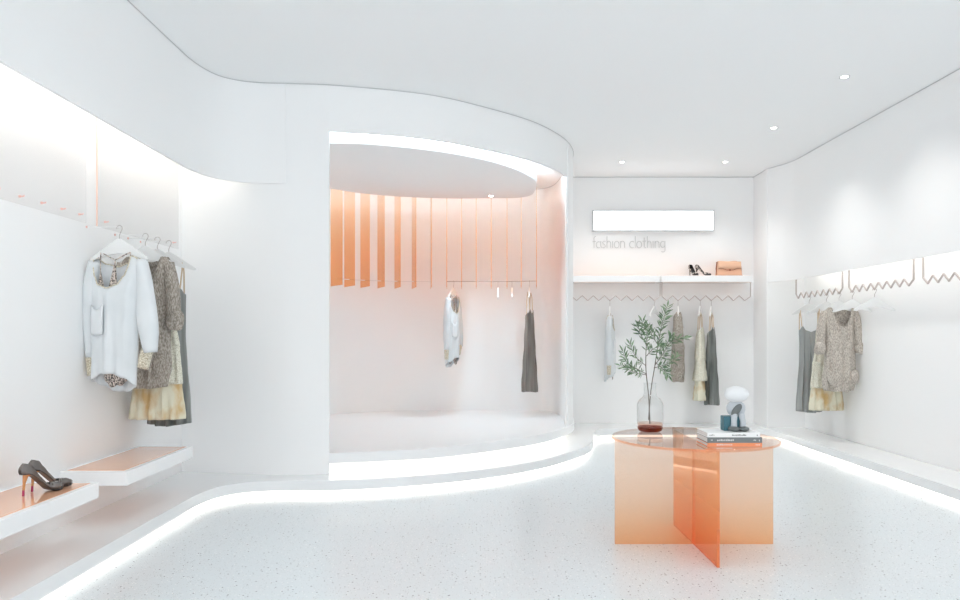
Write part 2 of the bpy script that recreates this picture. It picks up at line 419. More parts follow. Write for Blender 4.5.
# ------------------------------------------------------------------ left wall: panels, pegs, shelves
def wall_panel(y0, y1, label):
    t = thing('wall_panel', label, 'panel', (-2.33, (y0+y1)/2, 1.862))
    h = (y1-y0)/2
    obj('sheet', boxm((-.004, -h+.004, 0), (.004, h-.004, 1.15)), PANEL, t, smooth=False)
    obj('edge_strip', boxm((-.004, -h, 0), (.004, -h+.004, 1.15)), PANEL_EDGE, t, smooth=False)
    return t
wall_panel(3.15, 4.335, 'frosted clear wall panel nearest the camera, upper left, with pegs along its bottom')
wall_panel(4.456, 5.66, 'frosted clear wall panel above the hung clothes, pink front edge')
peg_proto = None
def wall_peg(y, z, long, label):
    t = thing('wall_peg', label, 'peg', (-2.326, y, z), 0, 'pink pegs on the left wall panels')
    bm = NB(); tube(bm, [(0, 0, 0), (long, 0, 0), (long+.004, 0, .006)], .0035 if long < .1 else .0022, 8); obj('rod', bm, HANG if long > .1 else PEG, t)
    bm = NB(); tube(bm, [(0, 0, 0), (.006, 0, 0)], .007, 14); obj('rosette', bm, PEG, t)
for i, y in enumerate((3.33, 3.515, 3.70, 3.885, 4.07, 4.25)):
    wall_peg(y, 1.90, .022, 'small pink peg on the frosted panel nearest the camera, ' + ('first', 'second', 'third', 'fourth', 'fifth', 'sixth')[i] + ' along from the front')
wall_peg(4.54, 1.90, .022, 'small grey pink peg left of the white blouse hanger, on the panel over the clothes')
wall_peg(5.55, 1.90, .022, 'small pink peg right of all the left hangers, beside the wall corner')
LH = [(4.33, 'blouse'), (4.667, 'taupe knit dress'), (4.84, 'cream sequin dress'), (5.017, 'dark grey slip dress')]
LX = -2.13
for y, w in LH:
    wall_peg(y, 1.838, .196, 'long white peg carrying the %s on the left wall' % w)

def inlay_shelf(name, label, loc, sx, sy, sz, group, inlay_in=.03):
    """white box shelf, orange acrylic plate let into top and underside; origin at its bottom centre"""
    t = thing(name, label, 'shelf', loc, 0, group)
    obj('body', boxm((-sx/2, -sy/2, 0), (sx/2, sy/2, sz), .003), LACQ, t, smooth=False)
    obj('top_inlay', boxm((-sx/2+inlay_in, -sy/2+inlay_in, sz-.002), (sx/2-inlay_in, sy/2-inlay_in, sz+.002)), INLAY, t, smooth=False)
    obj('bottom_inlay', boxm((-sx/2+inlay_in, -sy/2+inlay_in, -.002), (sx/2-inlay_in, sy/2-inlay_in, .002)), INLAY, t, smooth=False)
    return t
inlay_shelf('wall_shelf', 'low white floating shelf with orange top nearest the camera, carrying black heels', (-2.17, 3.34, .354), .38, .94, .08, 'orange topped floating shelves')
inlay_shelf('wall_shelf', 'empty low white floating shelf with orange top below the hung clothes', (-2.17, 4.58, .354), .38, .94, .08, 'orange topped floating shelves')
inlay_shelf('wall_shelf', 'empty white wall shelf with orange underside, left below the lightbox', (1.625, 8.865, 1.831), 1.03, .27, .078, 'orange topped floating shelves', .012)
inlay_shelf('wall_shelf', 'white wall shelf with orange underside carrying heels and handbag', (2.705, 8.865, 1.831), 1.08, .27, .078, 'orange topped floating shelves', .012)

# ------------------------------------------------------------------ lightbox and lettering
lb = thing('lightbox', 'blank glowing white lightbox sign on the back wall', 'sign', (2.118, 8.996, 2.471))
bm = NB()
w, h = 1.485, .253
for lo, hi in (((-w/2, -.05, 0), (w/2, 0, .01)), ((-w/2, -.05, h-.01), (w/2, 0, h)), ((-w/2, -.05, .01), (-w/2+.01, 0, h-.01)), ((w/2-.01, -.05, .01), (w/2, 0, h-.01))): box(bm, lo, hi)
obj('frame', bm, BOX_GREY, lb, smooth=False)
obj('face', boxm((-w/2+.01, -.045, .01), (w/2-.01, -.002, h-.01)), LIGHTBOX, lb, smooth=False)

def arc(cx, cz, rx, rz, a0, a1, n=14):
    return [(cx+rx*math.cos(math.radians(a0+(a1-a0)*i/n)), cz+rz*math.sin(math.radians(a0+(a1-a0)*i/n))) for i in range(n+1)]
G = {  # stroke letters, x-height 1
 'f': (.62, [arc(.52, 1.35, .22, .3, 60, 180)+[(.30, 0)], [(.05, .9), (.6, .93)]]),
 'a': (.95, [arc(.42, .45, .38, .45, 60, 300), [(.78, 1.0), (.78, .25), (.9, 0)]]),
 's': (.72, [[(.62, .9), (.35, 1.0), (.12, .8), (.25, .58), (.5, .42), (.6, .2), (.38, 0), (.08, .08)]]),
 'h': (.9, [[(.12, 1.7), (.12, 0)], [(.12, .6)]+arc(.42, .6, .3, .38, 150, 0)+[(.74, 0)]]),
 'i': (.35, [[(.15, 1.0), (.15, 0)]]),
 'o': (.98, [arc(.45, .48, .4, .48, 80, 440, 22)]),
 'n': (.95, [[(.12, 1.0), (.12, 0)], [(.12, .6)]+arc(.44, .6, .32, .38, 150, 0)+[(.78, 0)]]),
 'c': (.85, [arc(.48, .48, .42, .48, 50, 310)]),
 'l': (.32, [[(.14, 1.7), (.14, 0)]]),
 't': (.7, [[(.3, 1.5), (.3, .15), (.45, 0), (.6, .03)], [(.02, .95), (.6, 1.0)]]),
 'g': (.95, [arc(.42, .5, .36, .46, 60, 330), [(.78, 1.0), (.78, -.3)]+arc(.48, -.35, .3, .25, 0, -150)]),
 ' ': (.55, [])}
word = 'fashion clothing'
tot = sum(G[c][0] for c in word)
ft = thing('wall_lettering', 'raised thin grey lettering reading fashion clothing under the lightbox', 'sign', (1.375, 8.985, 2.268))
k = .905/tot; x = 0
for ch in word:
    adv, strokes = G[ch]
    if strokes:
        bm = NB()
        for s in strokes:
            tube(bm, [((x+p[0])*k, 0, p[1]*k*1.12) for p in s], (.0045), 6)
        obj('letter_'+ch, bm, TXT, ft)
    x += adv

# ------------------------------------------------------------------ niche slats and rails
SL = [(336.5, 7.93, 33), (349.5, 8.06, 30), (365, 8.18, 26.5), (381, 8.26, 21), (397.5, 8.32, 17.5), (414, 8.35, 13), (431, 8.35, 6),
      (446.8, 8.35, 2.6), (461.5, 8.35, 1.5), (476.2, 8.35, .3), (491.2, 8.35, -.9), (507, 8.35, -2.1), (521.2, 8.33, -3.2), (536.5, 8.28, -4.4)]
names = ['broad leftmost', 'second from the left', 'third from the left', 'fourth from the left', 'fifth from the left', 'sixth from the left', 'seventh from the left',
         'eighth from the left, at the right rail start', 'ninth from the left, right of the hung blouse', 'tenth from the left', 'eleventh from the left', 'twelfth from the left', 'second from the right', 'rightmost']
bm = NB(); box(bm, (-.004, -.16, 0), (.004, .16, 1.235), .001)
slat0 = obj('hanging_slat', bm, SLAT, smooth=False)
def slat_loc(i):
    px, y, a = SL[i]
    return ((px-480)/733*y, y, 1.735), math.radians(a)
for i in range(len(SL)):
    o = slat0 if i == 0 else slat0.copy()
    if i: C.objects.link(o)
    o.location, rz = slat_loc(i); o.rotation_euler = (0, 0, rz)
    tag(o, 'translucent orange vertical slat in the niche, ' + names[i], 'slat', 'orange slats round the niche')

rl = thing('clothes_rail', 'thin empty steel rail through the broad left slats of the niche', 'rail', (0, 0, 0))
pl = [((px-480)/733*y, y, 1.81) for px, y, a in SL[:7]]
bm = NB(); tube(bm, spline(pl, 4), .0045, 8); obj('rod', bm, HANG, rl)
rr_ = thing('clothes_rail', 'thin steel rail in the niche holding the pale blouse and bronze slip', 'rail', (0, 0, 0))
pr = [((px-480)/733*y, y, 1.81) for px, y, a in SL[7:]]
bm = NB(); tube(bm, pr, .0042, 8); obj('rod', bm, STEEL, rr_)

# ------------------------------------------------------------------ zigzag rails
def zig_path(n, pitch, up, z_hi=.06, z_lo=0.0):
    """starts with a riser, then n valleys; local x along rail, z=0 at the valley bottoms"""
    P = [(0, 0, up), (0, 0, .05)]
    for i in range(n):
        P.append((.06+i*pitch, 0, z_lo))
        if i < n-1: P.append((.06+(i+.5)*pitch, 0, z_hi))
    L = .06+(n-1)*pitch+.07
    P += [(L, 0, .05), (L, 0, up)]
    return P
def zigzag(label, loc, rz, n, pitch, up):
    t = thing('zigzag_rail', label, 'rail', loc, rz, 'zigzag clothes rails')
    P = zig_path(n, pitch, up)
    bm = NB()
    for a, b in zip(P[:-1], P[1:]): tube(bm, [a, b], (.0085 if up > .23 else .006), 6)
    obj('bar', bm, COPPER, t)
    for p in (P[0], P[-1]):
        bm = NB(); tube(bm, [(p[0], 0, up-.004), (p[0], 0, up)], .012, 12); obj('fixing_plate', bm, COPPER, t)
    return t
ZV = 1.612
RXX = 3.58
for y0, lab in ((8.30, 'zigzag rail farthest along the right wall, above the hung dresses'), (7.11, 'zigzag rail in the middle of the right wall, with two empty hangers'), (5.92, 'zigzag rail at the right edge of the photo, holding nothing')):
    t = zigzag(lab, (RXX, y0, ZV), -PI/2, 8, .133, .26)
    for xx in (0, .06+7*.133+.07): obj('wall_bracket', boxm((xx-.012, -.024, .232), (xx+.012, .012, .256)), COPPER, t, smooth=False)
YR = 8.78
zigzag('zigzag rail under the left back wall shelf, pale blouse hanging from it', (1.097, YR, ZV), 0, 8, .133, .215)
zigzag('zigzag rail under the right back wall shelf with three garments', (2.179, YR, ZV), 0, 8, .133, .215)

# ------------------------------------------------------------------ hangers
HOOKR = .018
def make_hanger(label, loc, rz, group):
    t = thing('coat_hanger', label, 'hanger', loc, rz, group)
    bm = NB()
    P = [(0, 0, -.085), (0, 0, -.06), (.004, 0, -.048)]
    P += [(.0+HOOKR*math.cos(math.radians(a)), 0, -HOOKR+HOOKR*math.sin(math.radians(a))) for a in range(-40, 200, 15)]
    tube(bm, P, .0022, 8); obj('hook', bm, STEEL, t)
    bm = NB()
    up = [(-.188, -.200), (-.184, -.189), (-.12, -.148), (-.06, -.109), (-.012, -.080), (.012, -.080), (.06, -.109), (.12, -.148), (.184, -.189), (.188, -.200)]
    lowr = [(.178, -.206), (.12, -.190), (.06, -.172), (0, -.164), (-.06, -.172), (-.12, -.190), (-.178, -.206)]
    pts = up+lowr; n = len(pts)
    a = [bm.verts.new((x, -.006, z)) for x, z in pts]; b = [bm.verts.new((x, .006, z)) for x, z in pts]
    bm.faces.new(a); bm.faces.new(b[::-1])
    for i in range(n): bm.faces.new((a[i], b[i], b[(i+1) % n], a[(i+1) % n]))
    obj('arms', bm, HANG, t, smooth=False)
    return t
H0 = None
def hanger(label, loc, rz, group):
    global H0
    if H0 is None: H0 = make_hanger(label, loc, rz, group); return H0
    return dup(H0, label, loc, rz, group)

# ------------------------------------------------------------------ garments
def interp(T, u):
    if u <= T[0][0]: return T[0][1]
    for (a, va), (b, vb) in zip(T[:-1], T[1:]):
        if u <= b:
            t = (u-a)/(b-a); t = t*t*(3-2*t)
            return va+(vb-va)*t
    return T[-1][1]
def lin(T, z):
    """rows sorted by descending z: (z, xl, xr, depth)"""
    if z >= T[0][0]: return T[0][1:]
    for r0, r1 in zip(T[:-1], T[1:]):
        if z >= r1[0]:
            t = (z-r0[0])/(r1[0]-r0[0]); t = t*t*(3-2*t)
            return tuple(a+(b-a)*t for a, b in zip(r0[1:], r1[1:]))
    return T[-1][1:]

def shell(rows, topF, topB, botF, botB, nu=36, nv=34, fold=.006, nf=5, seed=0, y0=0):
    """cloth body: front and back sheets joined down the sides, open at neck and hem"""
    rnd = random.Random(seed)
    ph = [rnd.uniform(0, 6.28) for _ in range(4)]
    bm = NB(); grids = []
    for side, (T, B) in ((-1, (topF, botF)), (1, (topB, botB))):
        g = []
        for j in range(nv+1):
            row = []
            for i in range(nu+1):
                u = i/nu; zt = interp(T, u); zb = interp(B, u)
                z = zt+(zb-zt)*j/nv
                xl, xr, d = lin(rows, z)
                t = j/nv
                x = xl+(xr-xl)*u
                prof = max(math.sin(PI*u), 0)**.5
                f = fold*(.25+t)*(math.sin(2*PI*nf*u+ph[0]+1.2*t)+.5*math.sin(2*PI*(nf*1.7)*u+ph[1]-t*2))
                w = fold*.6*math.sin(7*t*PI+ph[2]+3*u)*(.3)
                y = y0+side*d*prof + f*(prof if t < .2 else min(1, prof+.5)) + w
                row.append((x, y, z))
            g.append(row)
        grids.append(g)
    V = []
    for s, g in enumerate(grids):
        vv = []
        for j, row in enumerate(g):
            r = []
            for i, p in enumerate(row):
                if s == 1 and i in (0, nu) : 
                    q = V[0][j][i]
                    r.append(q)
                else: r.append(bm.verts.new(p))
            vv.append(r)
        V.append(vv)
        for j in range(nv):
            for i in range(nu):
                q = (vv[j][i], vv[j][i+1], vv[j+1][i+1], vv[j+1][i])
                try: bm.faces.new(q if s == 0 else q[::-1])
                except ValueError: pass
    return bm, grids

def cloth(name, bm, mat, parent, th=.0025):
    o = obj(name, bm, mat, parent)
    m = o.modifiers.new('thickness', 'SOLIDIFY'); m.thickness = th; m.offset = 0
    return o

def edge_line(grid_row, r, bm=None):
    bm = bm or NB(); tube(bm, grid_row, r, 6); return bm

def sleeve(P, R, wr=.004, seed=0, seg=18, k=6):
    rnd = random.Random(seed); ph = rnd.uniform(0, 6)
    S = spline([Vector((*p, *r)) for p, r in zip(P, R)], k)
    bm = NB(); rings = []
    pts = [Vector(s[:3]) for s in S]
    for i, s in enumerate(S):
        t = (pts[min(i+1, len(S)-1)]-pts[max(i-1, 0)]).normalized()
        side = Vector((0, 1, 0)).cross(t).normalized(); fr = t.cross(side).normalized()
        rr = []
        for j in range(seg):
            a = 2*PI*j/seg
            kx = 1+wr*20*math.sin(3*a+ph+i*.35)*.5
            rr.append(bm.verts.new(pts[i]+side*(s[3]*kx*math.cos(a))+fr*(s[4]*kx*math.sin(a))))
        rings.append(rr)
    for i in range(len(S)-1):
        for j in range(seg):
            kk = (j+1) % seg
            bm.faces.new((rings[i][j], rings[i][kk], rings[i+1][kk], rings[i+1][j]))
    return bm

def make_blouse(label, loc, rz, group=None):
    t = thing('blouse', label, 'blouse', loc, rz, group)
    rows = [(-.175, -.175, .16, .030), (-.24, -.182, .165, .045), (-.45, -.178, .125, .055), (-.7, -.178, .115, .06), (-.98, -.182, .10, .06)]
    topF = [(0, -.215), (.05, -.19), (.07, -.24), (.115, -.30), (.22, -.352), (.42, -.372), (.62, -.352), (.72, -.30), (.775, -.24), (.81, -.183), (1, -.215)]
    topB = [(0, -.215), (.05, -.19), (.22, -.225), (.42, -.24), (.62, -.22), (.81, -.183), (1, -.215)]
    botF = [(0, -.925), (.12, -.905), (.35, -.875), (.62, -.875), (.85, -.90), (1, -.94)]
    botB = [(0, -.925), (.15, -.95), (.4, -.985), (.75, -.985), (.92, -.96), (1, -.94)]
    bm, g = shell(rows, topF, topB, botF, botB, fold=.006, nf=3, seed=3)
    body = cloth('body', bm, BLOUSE, t)
    bm = NB(); tube(bm, [(p[0], p[1]-.003, p[2]) for p in g[0][0][2:-3]], .004, 6); tube(bm, [(p[0], p[1]-.002, p[2]) for p in g[1][0][2:-3]], .004, 6)
    obj('neck_trim', bm, TRIM_GOLD, t)
    # sleeves
    cloth('sleeve', sleeve([(-.165, .0, -.21), (-.195, .005, -.36), (-.205, .01, -.6), (-.20, .01, -.78)], [(.035, .03), (.04, .035), (.034, .034), (.026, .028)], seed=1), BLOUSE, t)
    cloth('sleeve', sleeve([(.14, .0, -.205), (.165, .0, -.36), (.19, -.005, -.58), (.205, -.005, -.75)], [(.035, .03), (.05, .036), (.062, .04), (.038, .035)], seed=2), BLOUSE, t)
    cloth('cuff', sleeve([(-.20, .01, -.775), (-.196, .01, -.89)], [(.024, .026), (.018, .02)], seed=3), TRIM_GOLD, t)
    cloth('cuff', sleeve([(.185, -.005, -.735), (.155, 0, -.84)], [(.034, .03), (.034, .026)], seed=4), TRIM_GOLD, t)
    # patch pocket
    bm = NB(); cols = []
    for i in range(9):
        x = -.155+.095*i/8; col = []
        for j in range(9):
            z = -.47-.03*math.sin(PI*i/8)-(.17-.02*math.sin(PI*i/8))*j/8
            xl, xr, d = lin(rows, z); u = max(.02, (x-xl)/(xr-xl))
            col.append(bm.verts.new((x, -(d*math.sin(PI*u)**.5+.011+.003*math.sin(PI*j/8)), z)))
        cols.append(col)
    for i in range(8):
        for j in range(8): bm.faces.new((cols[i][j], cols[i+1][j], cols[i+1][j+1], cols[i][j+1]))
    cloth('pocket', bm, POCKET, t, .006)
    # leopard print underlayer: band under hem and racer straps in neck
    rows2 = [(-.80, -.10, .06, .035), (-.97, -.10, .06, .035)]
    bm, g2 = shell(rows2, [(0, -.80), (1, -.80)], [(0, -.80), (1, -.80)], [(0, -.90), (.5, -.955), (1, -.90)], [(0, -.90), (.5, -.95), (1, -.90)], nu=16, nv=6, fold=.004, nf=4)
    ul = cloth('camisole', bm, LEOPARD, t)
    bm = NB()
    for cx, zt, wd, lean in ((-.105, -.27, .022, -.012), (-.02, -.205, .028, 0), (.068, -.27, .022, .012)):
        for sgn in (-1, 1):
            pass
        a = [bm.verts.new((cx+lean, y, zt)) for y in (-.012, -.006)]
        b = [bm.verts.new((cx-wd-lean*.5, y, -.372)) for y in (-.034, -.028)]
        c = [bm.verts.new((cx+wd-lean*.5, y, -.372)) for y in (-.034, -.028)]
        bm.faces.new((a[0], b[0], c[0])); bm.faces.new((a[1], c[1], b[1]))
        bm.faces.new((a[0], a[1], b[1], b[0])); bm.faces.new((b[0], b[1], c[1], c[0])); bm.faces.new((c[0], c[1], a[1], a[0]))
    obj('camisole_gusset', bm, LEOPARD, t, smooth=False)
    bm = NB()
    for p in ([(-.117, -.012, -.27), (-.117, -.008, -.16)], [(.080, -.012, -.27), (.078, -.008, -.16)], [(-.02, -.01, -.205), (-.10, -.009, -.165)], [(-.02, -.01, -.205), (.078, -.009, -.16)], [(-.15, -.005, -.195), (-.02, .0, -.150)]):
        tube(bm, p, .0032, 6)
    obj('camisole_strap', bm, LEOPARD, t)
    return t

def make_knit(label, loc, rz, mat, group=None):
    t = thing('knit_dress', label, 'dress', loc, rz, group)
    rows = [(-.145, -.15, .17, .03), (-.22, -.16, .175, .05), (-.45, -.135, .16, .055), (-.72, -.15, .165, .065), (-.86, -.175, .172, .07), (-.93, -.165, .155, .06), (-1.0, -.15, .14, .05)]
    topF = [(0, -.185), (.12, -.150), (.2, -.155), (.28, -.24), (.40, -.325), (.52, -.345), (.64, -.325), (.76, -.24), (.83, -.155), (.90, -.150), (1, -.185)]
    topB = [(0, -.185), (.12, -.148), (.3, -.17), (.52, -.18), (.72, -.17), (.90, -.148), (1, -.185)]
    bot = [(0, -.975), (.3, -.985), (.7, -.985), (1, -.975)]
    bm, g = shell(rows, topF, topB, bot, bot, fold=.012, nf=3, seed=11)
    cloth('body', bm, mat, t)
    bm = NB(); tube(bm, [(p[0], p[1]-.003, p[2]) for p in g[0][0][6:-5]], .0045, 6); obj('neck_binding', bm, mat, t)
    for s in (-1, 1):
        x = .15 if s > 0 else .145
        cloth('sleeve', sleeve([(s*x, 0, -.19), (s*(x+.03), -.005, -.34), (s*(x+.045), -.01, -.54)], [(.035, .035), (.042, .045), (.036, .045)], seed=20+s), mat, t)
        cloth('rolled_cuff', sleeve([(s*(x+.042), -.01, -.50), (s*(x+.05), -.012, -.53), (s*(x+.05), -.012, -.58), (s*(x+.044), -.01, -.61)], [(.036, .042), (.050, .056), (.052, .056), (.034, .042)], seed=22+s, wr=.009), mat, t)
        bm = NB(); ellipsoid(bm, (s*.105+.01, -.058, -.85), (.050, .020, .085), 18, Matrix.Rotation(s*.3, 4, 'Y')); obj('pocket', bm, mat, t)
    return t

def make_tier(label, loc, rz, group=None):
    t = thing('tiered_dress', label, 'dress', loc, rz, group)
    rows = [(-.30, -.10, .10, .04), (-.50, -.115, .115, .05), (-.80, -.150, .155, .06)]
    topF = [(0, -.36), (.15, -.33), (.5, -.42), (.85, -.33), (1, -.36)]; topB = [(0, -.37), (.5, -.45), (1, -.37)]
    bm, g = shell(rows, topF, topB, [(0, -.72), (1, -.72)], [(0, -.72), (1, -.72)], fold=.006, nf=4, seed=5); cloth('bodice', bm, SEQ, t)
    for nm, z0, z1, a, b, mat, sd in (('skirt_tier', -.70, -.97, .145, .165, SEQ, 6), ('hem_tier', -.955, -1.20, .16, .185, SEQ_HEM, 7)):
        rows = [(z0, -a, a, .055), (z1, -b, b, .075)]
        bm, g = shell(rows, [(0, z0), (1, z0)], [(0, z0), (1, z0)], [(0, z1), (1, z1)], [(0, z1), (1, z1)], nv=14, fold=.009, nf=5, seed=sd); cloth(nm, bm, mat, t)
    for s in (-1, 1):
        bm = NB(); tube(bm, [(s*.075, .004, -.125), (s*.078, -.012, -.2), (s*.072, -.02, -.335)], .005, 6); tube(bm, [(s*.075, .004, -.125), (s*.08, .016, -.22), (s*.085, .02, -.37)], .005, 6)
        obj('strap', bm, TAN_STRAP, t)
    return t

def make_slip(label, loc, rz, mat, group=None):
    t = thing('slip_dress', label, 'dress', loc, rz, group)
    rows = [(-.30, -.105, .115, .035), (-.36, -.11, .12, .04), (-.60, -.105, .115, .05), (-1.28, -.145, .15, .07)]
    topF = [(0, -.37), (.12, -.33), (.3, -.375), (.5, -.39), (.7, -.375), (.88, -.33), (1, -.37)]
    topB = [(0, -.38), (.5, -.42), (1, -.38)]
    bm, g = shell(rows, topF, topB, [(0, -1.25), (.5, -1.265), (1, -1.25)], [(0, -1.25), (.5, -1.265), (1, -1.25)], fold=.013, nf=4, seed=8, nv=40)
    cloth('body', bm, mat, t)
    for s in (-1, 1):
        bm = NB(); tube(bm, [(s*.095, .003, -.133), (s*.098, -.012, -.2), (s*.085, -.018, -.335)], .0055, 6); tube(bm, [(s*.095, .003, -.133), (s*.10, .012, -.22), (s*.10, .016, -.38)], .0055, 6)
        obj('strap', bm, TAN_STRAP, t)
    return t

gL = 'clothes on the left wall pegs'; gR = 'clothes on the right wall rails'; gB = 'clothes on the back wall rails'; gN = 'clothes on the niche rail'
HG = 'white coat hangers'
# left wall
ZL = 1.838+.009
AL = math.radians(-10)
hl = [(LX, 4.33, ZL), (LX, 4.667, ZL), (LX, 4.84, ZL), (LX, 5.017, ZL)]
hanger('white hanger inside the pale blue silk blouse on the left wall', hl[0], AL, HG)
hanger('white hanger inside the taupe knit dress on the left wall', hl[1], math.radians(-4), HG)
hanger('white hanger holding the cream sequin dress on the left wall', hl[2], math.radians(2), HG)
hanger('white hanger holding the dark slip dress, its right arm bare at the left wall corner', hl[3], math.radians(-2), HG)
bl0 = make_blouse('pale blue silk blouse with leopard print neckline, front of the left wall', hl[0], AL, gL)
kn0 = make_knit('taupe marl knit dress behind the pale blouse on the left wall', hl[1], math.radians(-4), KNIT, gL)
ti0 = make_tier('cream dress with gold sequin hem on the left wall behind the knit dress', hl[2], math.radians(2), gL)
sl0 = make_slip('dark green-grey satin slip dress hindmost on the left wall', hl[3], math.radians(-2), SLIP_D, gL)
# right wall
ZR = ZV+.012
def ry(kv, y0): return y0-.06-kv*.133
r1, r2, r3 = ry(2, 8.30), ry(5, 8.30), ry(7, 8.30)
hanger('white hanger holding the silver grey slip dress on the right wall', (RXX, r1, ZR), 0, HG)
hanger('white hanger holding the cream dress on the right wall', (RXX, r2, ZR), 0, HG)
hanger('white hanger inside the light taupe knit dress on the right wall', (RXX, r3, ZR), 0, HG)
hanger('empty white hanger just right of the taupe knit dress on the right wall', (RXX, ry(0, 7.11), ZR), 0, HG)
hanger('empty white hanger alone farther right on the right wall rail', (RXX, ry(3, 7.11), ZR), 0, HG)
make_slip('silver grey satin slip dress with tan straps on the right wall', (RXX, r1, ZR), 0, SLIP_L, gR)
dup(ti0, 'cream sequin tiered dress between slip and knit dress on the right wall', (RXX, r2, ZR), 0, gR)
make_knit('light taupe knit dress with scoop neck, frontmost on the right wall', (RXX, r3, ZR), 0, KNIT_L, gR)
# back wall
def bx(k, seg): return (1.097 if seg == 0 else 2.179)+.06+k*.133
def back(k, seg, yaw): return (bx(k, seg), YR, ZR), math.radians(yaw)
for (k_, s_, yw, lab) in ((3, 0, 80, 'white hanger inside the pale blouse on the back wall'), (7, 0, 60, 'empty white hanger above the olive branches on the back wall'),
                          (1, 1, 76, 'white hanger inside the taupe dress on the back wall'), (3, 1, 68, 'white hanger holding the cream dress on the back wall'), (4, 1, 68, 'white hanger holding the dark slip dress on the back wall')):
    p, a = back(k_, s_, yw); p = (p[0], p[1], p[2]); hanger(lab, p, a, HG)
p, a = back(3, 0, 80); dup(bl0, 'pale blue blouse seen edge-on at the left of the back wall', p, a, gB)
p, a = back(1, 1, 76); dup(kn0, 'taupe knit dress seen edge-on behind the olive branches, back wall', p, a, gB)
p, a = back(3, 1, 68); dup(ti0, 'cream tiered dress seen edge-on on the back wall, left of the dark slip', p, a, gB)
p, a = back(4, 1, 68); dup(sl0, 'dark grey slip dress at the right end of the back wall clothes', p, a, gB)
# niche
def rail_pt(px):
    y = 8.35 if px < 515 else 8.35-.07*(px-515)/22
    return ((px-480)/733*y, y, 1.81+.0075)
for px, yw, lab in ((453.5, 72, 'white hanger inside the pale blouse in the round niche'), (498, 88.8, 'empty white hanger in the niche, left one of the bare pair'),
                    (512, 87.6, 'empty white hanger in the niche, right one of the bare pair'), (529.5, 84, 'white hanger holding the bronze slip dress in the niche')):
    hanger(lab, rail_pt(px), math.radians(yw), HG)
dup(bl0, 'pale blue blouse hanging edge-on in the round niche', rail_pt(453.5), math.radians(72), gN)
make_slip('bronze grey slip dress hanging edge-on at the right of the niche', rail_pt(529.5), math.radians(76), SLIP_B, gN)

# ------------------------------------------------------------------ high heels
def make_pump(label, loc, rz, mats, group, scale=1, tilt=0):
    up_m, in_m, so_m, he_m, tip_m = mats
    t = thing('high_heel', label, 'shoe', loc, rz, group); t.scale = (scale,)*3
    # foot line: x from heel (0) to toe (.20); z of insole
    def zs(x):   # insole height
        if x < .02: return .105
        if x > .145: return .018
        s = (x-.02)/.125; s = s*s*(3-2*s); return .105+(.018-.105)*s
    def wd(x):
        return interp([(0, .012), (.012, .024), (.04, .0275), (.09, .029), (.14, .0355), (.165, .033), (.19, .023), (.205, .010), (.212, .001)], x)
    def top(x):  # height of the upper above the insole
        return interp([(0, .050), (.02, .046), (.05, .030), (.08, .018), (.115, .012), (.145, .026), (.175, .023), (.2, .013), (.212, .003)], x)
    xs = [i/44*.212 for i in range(45)]
    for nm, mat, off in (('upper', up_m, 0), ('lining', in_m, .0016)):
        bm = NB(); L = []; R = []
        n = 9
        for x in xs:
            w = max(wd(x)-off, .0004); h = top(x)-(off if x > .13 else -0.0); z = zs(x)
            closed = interp([(0, .55), (.02, .30), (.10, .22), (.128, .45), (.142, 1), (.212, 1)], x)
            a1 = PI/2*closed
            rl = []; rr2 = []
            for j in range(n+1):
                a = a1*j/n
                yy = w*math.cos(a)
                zz = z+h*(j/n if closed < .99 else math.sin(a)) if closed < .99 else z+h*math.sin(a)
                xx = x
                if x < .05: xx = x+(.014*(j/n)**2-.006*math.sin(PI*j/n))*(1-x/.05)
                rl.append(bm.verts.new((xx, yy, zz))); rr2.append(bm.verts.new((xx, -yy, zz)))
            L.append(rl); R.append(rr2)
        for i in range(len(xs)-1):
            for j in range(n):
                bm.faces.new((L[i][j], L[i+1][j], L[i+1][j+1], L[i][j+1])); bm.faces.new((R[i][j+1], R[i+1][j+1], R[i+1][j], R[i][j]))
        for j in range(n): bm.faces.new((L[0][j+1], R[0][j+1], R[0][j], L[0][j]))
        bmesh.ops.remove_doubles(bm, verts=bm.verts, dist=.0006)
        cloth(nm, bm, mat, t, .0016)
    bm = NB(); A = []
    for x in xs:
        w = wd(x); z = zs(x); th = .003 if x < .11 else .003+.013*min(1, (x-.11)/.04)
        if x > .15: th = .016
        if x > .195: th = .016-.006*(x-.195)/.017
        A.append([bm.verts.new(v) for v in ((x, w, z), (x, -w, z), (x, -w*.96, z-th), (x, w*.96, z-th))])
    for i in range(len(xs)-1):
        for j in range(4): bm.faces.new((A[i][j], A[i][(j+1) % 4], A[i+1][(j+1) % 4], A[i+1][j]))
    bm.faces.new(A[0][::-1]); bm.faces.new(A[-1])
    obj('sole', bm, so_m, t)
    bm = NB(); tube(bm, [(.030, 0, .104), (.022, 0, .092), (.016, 0, .06), (.013, 0, .028)], [(.017, .020), (.012, .012), (.0065, .007), (.005, .0055)], 14); obj('heel', bm, he_m, t)
    bm = NB(); tube(bm, [(.013, 0, .028), (.012, 0, .0005)], [(.0052, .0056), (.0055, .006)], 14); obj('heel_tip', bm, tip_m, t)
    return t
pm = (SHOE, SHOE_IN, SHOE_SOLE, HEEL, HEEL_TIP)
a = math.radians(64)
zt_ = .4375
s1 = make_pump('glossy dark taupe stiletto pump nearer the camera on the low shelf', (-2.165, 3.455, zt_), a, pm, 'taupe heels on the low shelf', 1.0)
dup(s1, 'glossy dark taupe stiletto pump nearer the wall on the low shelf', (-2.185, 3.555, zt_), math.radians(60), 'taupe heels on the low shelf')
pm2 = (SHOE2, SHOE_IN, SHOE_SOLE, SHOE_IN, SHOE_IN)
s2 = make_pump('small snake print high heel on the back shelf, left of its pair', (2.548, 8.92, 1.9125), math.radians(-76), pm2, 'snake print heels on the back shelf', .92)
